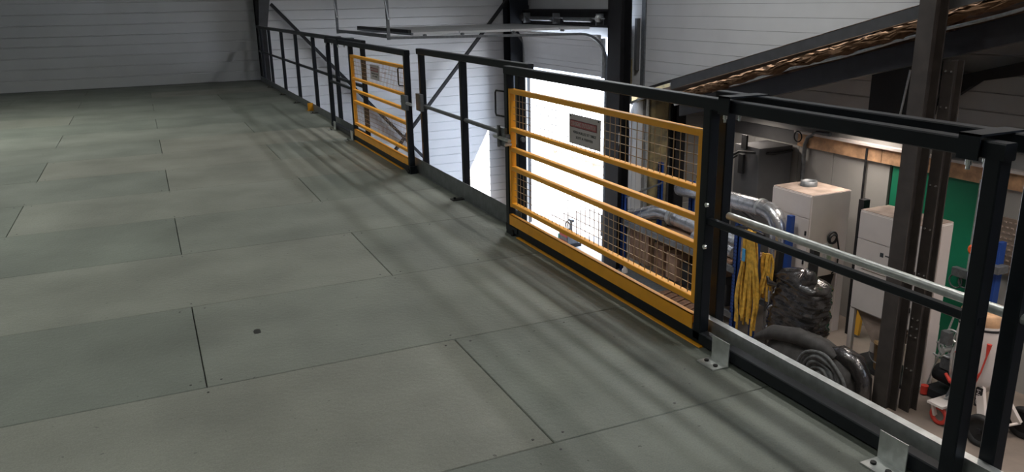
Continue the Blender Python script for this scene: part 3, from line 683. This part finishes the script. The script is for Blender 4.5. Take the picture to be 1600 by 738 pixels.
for i, (y, h, d_) in enumerate([(11.35, .55, .22), (10.95, .5, .26), (10.5, .42, .3), (10.0, .46, .28), (9.55, .38, .26)]):
    single('wooden_crate', MB().bev(6.08, 6.08+d_+.2, y-.17, y+.15, -3.46, -3.46+h, .01), 'plywood' if i in (1, 3) else 'timber_old' if i == 0 else 'dark', ('leftmost brown crate on the lower rack shelf', 'brown crate second from left on the lower shelf', 'crate coloured black as a shaded gap in the middle of the lower rack shelf', 'brown crate right of the dark middle crate', 'crate coloured black as a shaded gap at the near end of the lower shelf')[i], 'crate')  # the black ones stand for shaded gaps between the brown crates
def duct(pts, rd, label, nm='air_duct', ribs=()):
    t = thing(nm, pts[0], label, 'duct')
    part('pipe', MB().tube(pts, rd, 20), 'duct', t)
    for a, b, rr in ribs: part('collar', MB().cyl(a, b, rr, 20), 'galv', t)
    # spiral seams
    mb = MB()
    for a, b in zip(pts, pts[1:]):
        a = Vector(a); b = Vector(b); L_ = (b-a).length; n_ = max(1, int(L_/.14))
        d_ = (b-a).normalized()
        for i in range(n_):
            c = a.lerp(b, (i+.5)/n_); mb.tube([c-d_*.006, c+d_*.006], rd+.004, 20)
    part('seam', mb, 'duct', t, kind='stuff')
    return t
duct([(6.7, 11.6, -1.95), (6.65, 11.0, -1.89), (6.6, 10.2, -1.83), (6.6, 9.22, -1.79), (6.6, 9.05, -1.81), (6.6, 8.94, -1.87), (6.6, 8.87, -1.98), (6.6, 8.84, -2.15), (6.6, 8.84, -3.8)], .14,
     'upper silver duct that bends down beside the left white cabinet', ribs=[((6.6, 8.84, -2.28), (6.6, 8.84, -2.35), .15), ((6.6, 9.30, -1.79), (6.6, 9.25, -1.79), .15)])
duct([(6.25, 12.7, -2.70), (6.3, 12.45, -2.65), (6.35, 12.1, -2.52), (6.4, 11.85, -2.42), (6.45, 11.6, -2.42), (6.5, 11.2, -2.48), (6.5, 10.4, -2.48), (6.5, 9.6, -2.47)], .15,
     'lower silver duct lying on the rack behind the near gate', ribs=[((6.47, 11.5, -2.42), (6.48, 11.42, -2.43), .2)])
duct([(6.17, 10.4, -2.50), (6.17, 9.9, -2.51), (6.17, 9.35, -2.52)], .10, 'short silver duct section at the near end of the rack')
# things on the workshop floor below the rack
for i in range(7):
    y = 10.72-.2*i
    single('pallet_board', MB().bar((5.5, y, -3.66), (6.0, y+.16, -3.66), .15, .025), 'timber_old', ('farthest', 'second', 'third', 'fourth', 'fifth', 'sixth', 'nearest')[i]+' weathered board of the pallet below the near gate', 'board', 'pallet boards by the rack')
single('steel_plate', MB().poly([(5.65, 12.2, -3.66), (6.05, 12.3, -3.66), (6.05, 10.9, -3.66), (5.5, 10.9, -3.66)], (0, 0, .02)), 'galvdull', 'flat grey steel plate on the floor by the rack', 'plate')
bo = thing('bollard', (5.83, 12.1, -3.64), 'small white clamp on the grey plate near the door column', 'clamp')
part('body', MB().lathe((5.83, 12.1, -3.64), [(.06, 0), (.055, .06), (.03, .09), (.03, .13), (.0, .15)], 12), 'whitebox', bo)
part('ring', MB().torus((5.83, 12.1, -3.47), .05, .014, 'x'), 'whitebox', bo)

# yellow slings hanging
def sling(cx, cy_, zt, zb, wtop, wbot, n_, label, seed):
    rr = random.Random(seed)
    t = thing('lifting_sling', (cx, cy_, zb), label, 'sling')
    for i in range(n_):
        f_ = (i+.5)/n_-.5; pts = []
        ph = rr.uniform(0, 6); dx = rr.uniform(-.06, .06); zz0 = zb+rr.uniform(0, .3)
        for j in range(9):
            s_ = j/8; ww = wtop+(wbot-wtop)*math.sin(min(1, s_*1.25)*PI/2)*(1 if s_ < .85 else .75)
            pts.append((cx+dx*s_-.03*math.sin(s_*4+ph), cy_+f_*ww+.012*math.sin(s_*7+ph), zt+(zz0-zt)*s_))
        mb = MB(); h_ = .028
        for j, (a, b) in enumerate(zip(pts, pts[1:])):
            mb.bar(a, b, .05, .014, (1, .3*math.sin(ph), 0))
        part('strap', mb, 'sling', t)
    return t
s1 = sling(5.88, 8.66, -1.93, -3.62, .17, .46, 15, 'long bundle of yellow lifting slings with a blue tag', 3)
part('tag', MB().box(5.80, 5.815, 8.68, 8.74, -2.42, -2.22), 'bluetag', s1, 'blue tag')
sling(6.02, 8.42, -2.25, -3.05, .10, .26, 8, 'shorter bundle of yellow slings beside the long bundle', 5)
single('sling_hook', MB().tube([(6.0, 9.12, -2.0), (5.95, 8.8, -1.94), (5.9, 8.4, -1.95)], .03, 8), 'dark', 'dark arm of the blue post that carries the yellow slings', 'hook')
single('hook_stand', MB().box(6.08, 6.14, 8.72, 8.80, G, -1.87), 'blue', 'blue perforated post behind the yellow slings', 'post')

# black wrapped bundle, tarpaulin, hose coil
def blob(name, prof, label, m_, cat, seed, sx=1, sy_=1, wr=.05, n=28, base=(0, 0, 0), lean=(0, 0), group=None):
    rr = random.Random(seed); mb = MB(); vs = []
    K = len(prof)
    for i, (rd, z_) in enumerate(prof):
        for j in range(n):
            t = 2*PI*j/n
            q_ = 1+wr*math.sin(3*t+i*.9+seed)+wr*.7*math.sin(7*t-i*1.3)+rr.uniform(-wr, wr)*.6
            h = z_-prof[0][1]
            vs.append((base[0]+lean[0]*h+rd*q_*math.cos(t)*sx, base[1]+lean[1]*h+rd*q_*math.sin(t)*sy_, base[2]+z_+rr.uniform(-.01, .01)))
    fs = [(i*n+j, i*n+(j+1) % n, (i+1)*n+(j+1) % n, (i+1)*n+j) for i in range(K-1) for j in range(n)]+[tuple(range(n)), tuple(range((K-1)*n, K*n))]
    mb.add(vs, fs, True); return mb
bg_ = thing('wrapped_bundle', (6.25, 7.98, G), 'tall bundle wrapped in shiny black film beside the yellow slings', 'bundle')
rr = random.Random(5); vs = []; n = 64; K = 60
for i in range(K):
    h = 1.36*i/(K-1); u_ = i/(K-1)
    base = .44+.05*math.sin(u_*4)-.02 if u_ < .88 else .44*max(.12, 1-((u_-.88)/.12)**2*.85)
    pinch = .010*math.sin(i*2.1)+.008*math.sin(i*.9+1)
    for j in range(n):
        t = 2*PI*j/n; c_, s2 = math.cos(t), math.sin(t)
        sq = 1/(abs(c_)**4+abs(s2)**4)**.25
        q_ = base*sq*(1+.035*math.sin(3*t+i*.06))+pinch+.014*math.sin(5*t+i*.55)+.010*math.sin(9*t-i*.8+2*math.sin(t*2))+rr.uniform(-.006, .006)
        vs.append((6.27+.02*h+q_*.58*c_, 7.98-.05*h+q_*1.0*s2, G+h+.05*s2*u_))
mb = MB().add(vs, [(i*n+j, i*n+(j+1) % n, (i+1)*n+(j+1) % n, (i+1)*n+j) for i in range(K-1) for j in range(n)]+[tuple(range(n)), tuple(range((K-1)*n, K*n))], True)
part('film', mb, 'bag', bg_)
part('rod', MB().bar((6.2, 8.4, -2.75), (6.2, 8.34, -2.1), .07, .10, (1, 0, 0)), 'black', bg_)
part('rod', MB().bar((6.25, 7.74, -2.75), (6.25, 7.72, -2.02), .08, .12, (1, 0, 0)), 'black', bg_)
part('film_knot', blob('k', [(.07, 0), (.11, .06), (.12, .16), (.08, .26), (.05, .3)], '', '', '', 9, 1, 1, .1, 14, (6.2, 7.74, -2.62)), 'bag', bg_)
part('film_end', MB().tube([(6.02, 8.38, -2.6), (5.99, 8.3, -2.68), (5.99, 8.12, -2.66)], [.03, .05, .03], 8), 'bag', bg_)
tp = single('canvas_cover', blob('t', [(.85, 0), (.86, .12), (.82, .3), (.74, .45), (.6, .58), (.36, .66), (.1, .69)], '', '', '', 4, .42, 1.0, .045, 60, (5.86, 7.25, G)), 'canvas', 'charcoal canvas cover heaped on the floor before the cabinets', 'cover')
tp2 = single('canvas_flap', MB().tube([(5.62, 8.1, -3.42), (5.62, 7.75, -3.20), (5.66, 7.3, -3.10), (5.72, 6.9, -3.13), (5.75, 6.7, -3.2)], [.05, .11, .12, .11, .05], 10), 'canvas', 'folded charcoal fabric roll on top of the canvas cover', 'cover')
hc = thing('hose_coil', (5.5, 7.0, G), 'coil of grey fabric hose lying against the canvas cover', 'hose')
for i in range(9):
    rd = .09+.038*i; pts = []
    for j in range(30):
        t = 2*PI*j/30
        pts.append((5.42-.05*math.sin(t)*.5+.014*math.sin(3*t+i)+.02*(i % 2), 6.62-rd*1.02*math.cos(t)*(1+.03*math.sin(2*t+i)), -3.40+rd*.95*math.sin(t)+.008*math.sin(5*t+i)))
    part('turn', MB().tube(pts, .024, 8, closed=True), 'hose', hc)
single('film_hose', MB().tube([(5.85, 6.95, -3.28), (5.88, 6.70, -3.19), (5.9, 6.48, -3.22), (5.9, 6.34, -3.4), (5.88, 6.3, -3.6), (5.88, 6.3, -3.8)], [.10, .14, .13, .11, .10, .10], 14), 'bag', 'shiny black film tube bending to the floor right of the coil', 'hose')
single('floor_stand', MB().box(5.35, 5.5, 8.45, 8.6, G, -3.4), 'dark', 'dark low stand under the yellow slings', 'stand')

# ------------------------------------------------------------ blasting pot on wheels
px_, py_ = 6.75, 5.40
bp = thing('blast_pot', (px_, py_, G), 'white blasting pot on black wheels with red trim behind end posts', 'machine')
part('tank', MB().lathe((px_, py_, G), [(.05, .42), (.22, .60), (.265, .68), (.275, .74), (.275, 1.44), (.265, 1.48)], 28), 'whitebox', bp)
part('band', MB().lathe((px_, py_, G), [(.277, 1.38), (.281, 1.385), (.281, 1.405), (.277, 1.41)], 28), 'black', bp)
part('hopper_cap', MB().lathe((px_, py_, G), [(.272, 1.41), (.278, 1.47), (.272, 1.56), (.24, 1.60), (.12, 1.56), (.0, 1.54)], 28), 'timber', bp, 'tan hopper top')
part('red_hose', MB().tube([(px_-.22, py_-.25, G+1.26), (px_-.24, py_-.25, G+1.1), (px_-.27, py_-.23, G+.9), (px_-.3, py_-.18, G+.74), (px_-.31, py_-.05, G+.64), (px_-.3, py_+.12, G+.63), (px_-.26, py_+.22, G+.68)], [.03, .010, .010, .028, .03, .028, .02], 10), 'red', bp, 'red hose bend')
part('red_hook', MB().tube([(px_-.28, py_+.1, G+1.0), (px_-.31, py_+.1, G+1.04), (px_-.31, py_+.04, G+1.04), (px_-.31, py_+.04, G+.9)], .012, 8), 'red', bp)
W1, W2 = (6.42, 5.02), (7.06, 4.92)
for (wx, wy), lx in ((W1, -.12), (W2, .12)):
    part('leg', MB().bar((px_+lx, py_-.14, G+.72), (wx+(.07 if lx < 0 else -.07), wy+.02, G+.2), .10, .05, (1, 0, 0)), 'whitebox', bp)
    w_ = part('wheel', MB().lathe((wx, wy, G+.2), [(.13, -.02), (.155, -.045), (.19, -.045), (.2, -.03), (.2, .03), (.19, .045), (.155, .045), (.13, .02)], 28, 'x'), 'black', bp)
    sm = MB().cyl((wx-.05, wy, G+.2), (wx+.05, wy, G+.2), .035, 12)
    for i in range(5):
        a = 2*PI*i/5+.3; sm.bar((wx, wy+.02*math.cos(a), G+.2+.02*math.sin(a)), (wx, wy+.155*math.cos(a), G+.2+.155*math.sin(a)), .04, .035, (1, 0, 0))
    part('hub', sm, 'dark', w_)
part('axle', MB().cyl((W1[0], W1[1], G+.2), (W2[0], W2[1], G+.2), .018, 10), 'whitebox', bp)
part('leg', MB().bar((px_-.05, py_+.15, G+.72), (6.6, 5.62, G+.32), .05, .05, (1, 0, 0)), 'galvdull', bp)
part('platform', MB().box(6.32, 6.72, 5.48, 5.70, G+.28, G+.31), 'whitebox', bp)
part('platform_stay', MB().bar((6.36, 5.64, G+.28), (6.40, 5.62, G+.12), .03, .05, (1, 0, 0)), 'whitebox', bp)
part('front_caster', MB().torus((6.42, 5.58, G+.13), .10, .028, 'x'), 'red', bp, 'red tyred front wheel')
part('frame_tube', MB().tube([(6.55, 5.62, G+.3), (6.6, 5.55, G+.4), (6.55, 5.60, G+.7), (6.55, 5.62, G+.95), (6.6, 5.60, G+1.1)], .022, 10), 'galv', bp)
part('hose', MB().tube([(6.5, 5.45, G+.9), (6.45, 5.42, G+.6), (6.45, 5.36, G+.35), (6.5, 5.25, G+.22)], .03, 10), 'hose', bp)
part('valve_block', MB().box(6.48, 6.56, 5.64, 5.76, G+1.05, G+1.22), 'galvdull', bp)
part('valve', MB().cyl((6.45, 5.68, G+.98), (6.6, 5.68, G+.98), .035, 10), 'galv', bp)
part('pressure_tube', MB().torus((6.5, 5.78, G+.95), .09, .014, 'x', a0=PI*.4, a1=PI*1.7), 'galv', bp)
part('name_plate', MB().box(6.56, 6.565, 5.16, 5.25, G+.40, G+.66), 'black', bp)
text('lettering', 'GPM', .07, 'signwhite', bp, (0, 0, 1), (0, 1, 0), (6.557, 5.205, G+.53), wd=.2)
# small machine left of the pot
mc = thing('compressor', (7.2, 6.1, G), 'small dark compressor with coiled hoses beside the green board', 'machine')
part('tank', MB().lathe((7.1, 5.95, G+.35), [(.04, -.25), (.12, -.22), (.13, 0), (.12, .22), (.04, .25)], 16, 'y'), 'dark', mc)
part('motor', MB().bev(7.0, 7.2, 5.9, 6.1, G+.46, G+.62, .02), 'galvdull', mc)
part('hose_loop', MB().torus((7.0, 6.0, G+.78), .14, .016, 'x').torus((6.98, 5.95, G+.92), .13, .014, 'x'), 'galv', mc)
part('base', MB().box(6.95, 7.3, 5.75, 6.25, G+.02, G+.12), 'dark', mc)
part('filter', MB().cyl((6.95, 6.22, G+.02), (6.95, 6.22, G+.14), .05, 12), 'red', mc)
part('handle_bar', MB().tube([(7.25, 6.25, G+.1), (7.3, 6.05, G+1.25), (7.3, 5.95, G+1.25)], .014, 8).tube([(7.1, 6.3, G+.1), (7.2, 6.1, G+1.25)], .012, 8), 'galv', mc)
single('wall_socket_box', MB().bev(8.02, 8.12, 6.55, 6.85, -2.42, -2.30, .01).torus((8.05, 6.78, -2.5), .10, .012, 'x').torus((8.05, 6.65, -2.48), .08, .012, 'x'), 'galvdull', 'grey outlet box with hanging cable loops on the green board', 'box')
# blue beams and checker plate far right
br = thing('beam_stack', (7.9, 6.1, G), 'dark blue rack beams leaning by the wall at far right', 'rack')
for i, (y, zt) in enumerate(((6.26, -1.72), (6.18, -1.68), (6.08, -1.7))):
    part('blue_beam', MB().bev(7.75+.03*i, 7.87+.03*i, y-.035, y+.035, G, zt, .004), 'blue', br)
part('clamp', MB().box(7.7, 7.9, 5.95, 6.1, -2.1, -2.0), 'galvdull', br); part('clamp', MB().box(7.7, 7.9, 5.9, 6.12, -2.9, -2.78), 'galvdull', br)
single('orange_reflector', MB().lathe((7.7, 6.33, -1.85), [(.05, -.05), (.075, -.03), (.075, .03), (.05, .05)], 14, 'x'), 'orange', 'round orange reflector beside the dark blue beams', 'reflector')
cp_ = thing('checker_plate', (8.1, 6.0, -2.2), 'brown dimpled metal plate behind the blue beams', 'plate')
part('sheet', MB().box(8.08, 8.1, 5.6, 6.3, -2.2, -1.42), 'checker', cp_)
dm = MB()
for i in range(9):
    for j in range(10):
        dm.cbox((8.075, 5.65+.075*i+(.035 if j % 2 else 0), -2.15+.075*j), (.012, .035, .02))
part('dimples', dm, 'topbox', cp_, kind='stuff')
single('lift_table', MB().box(7.5, 8.1, 4.2, 5.0, G+.9, G+.98).box(7.5, 7.56, 4.2, 4.26, G, G+.9).box(7.5, 7.56, 4.94, 5.0, G, G+.9).box(8.04, 8.1, 4.94, 5.0, G, G+.9).box(8.04, 8.1, 4.2, 4.26, G, G+.9), 'galvdull', 'grey steel table behind the outer end post', 'table')

# ------------------------------------------------------------ outdoors through the door
struct('ground', MB().box(6.2, 70, -10, 90, G-.25, G-.02), 'outside', label='bright pale yard outside the open door')
fc = thing('building', (34, 50, G), 'white building outside with evenly spaced vertical joints', 'building')
for i in range(14):
    y0 = 40+i*3.0
    part('facade_panel', MB().box(30, 30.3, y0+.15, y0+2.85, G, 6), 'facade', fc)
part('facade_backing', MB().box(30.2, 30.5, 36, 84, G, 6), 'joint', fc)
single('teal_triangle', MB().poly([(6.9, 18.8, .5), (6.9, 18.9, -.62), (6.9, 18.0, .5)], (.03, 0, 0)), 'teal', 'teal triangle outside at the top of the door opening', 'teal_triangle')  # plain teal triangle set just outside the door opening
tr = thing('flatbed_trailer', (10, 21.5, G), 'pale low trailer frame standing in the sunny yard', 'trailer')
for x, y0, y1, z in ((9.4, 19.5, 24, G+.25), (10.4, 20, 24.6, G+.25)): part('rail', MB().box(x, x+.08, y0, y1, z, z+.08), 'timber_old', tr)
for y in (19.8, 21.2, 22.6, 23.9): part('cross_bar', MB().box(9.4, 10.48, y, y+.06, G+.2, G+.26), 'timber_old', tr)
part('stake', MB().box(10.4, 10.5, 20.3, 20.4, G+.26, G+.62), 'timber_old', tr)
for x, y in ((9.4, 20.2), (10.44, 20.2), (9.4, 23.4), (10.44, 23.4)): part('stand', MB().box(x, x+.06, y, y+.06, G-.02, G+.25), 'galvdull', tr)
cpx, cpy = 5.9, 14.6
cm = thing('welding_trolley', (cpx, cpy, G), 'small red and grey machine standing in the doorway', 'machine')
part('base', MB().box(cpx-.16, cpx+.2, cpy-.28, cpy+.24, G+.05, G+.13), 'dark', cm)
part('body', MB().bev(cpx-.14, cpx+.16, cpy-.25, cpy+.1, G+.13, G+.34, .02), 'galvdull', cm)
part('red_panel', MB().box(cpx-.155, cpx-.14, cpy-.25, cpy+.1, G+.12, G+.18).box(cpx-.155, cpx-.14, cpy-.25, cpy+.1, G+.28, G+.33), 'red', cm)
part('green_tank', MB().bev(cpx-.12, cpx+.12, cpy+.12, cpy+.24, G+.13, G+.27, .02), 'teal', cm)
part('hose_reel', MB().torus((cpx, cpy-.02, G+.48), .10, .016, 'x').torus((cpx+.05, cpy+.0, G+.46), .08, .014, 'x').bar((cpx, cpy-.2, G+.3), (cpx, cpy-.15, G+.66), .05, .03, (1, 0, 0)).box(cpx-.03, cpx+.03, cpy-.26, cpy-.1, G+.62, G+.67), 'galvdull', cm)
for y in (cpy-.24, cpy+.2): part('wheel', MB().cyl((cpx-.17, y, G+.05), (cpx-.13, y, G+.05), .05, 12), 'black', cm)
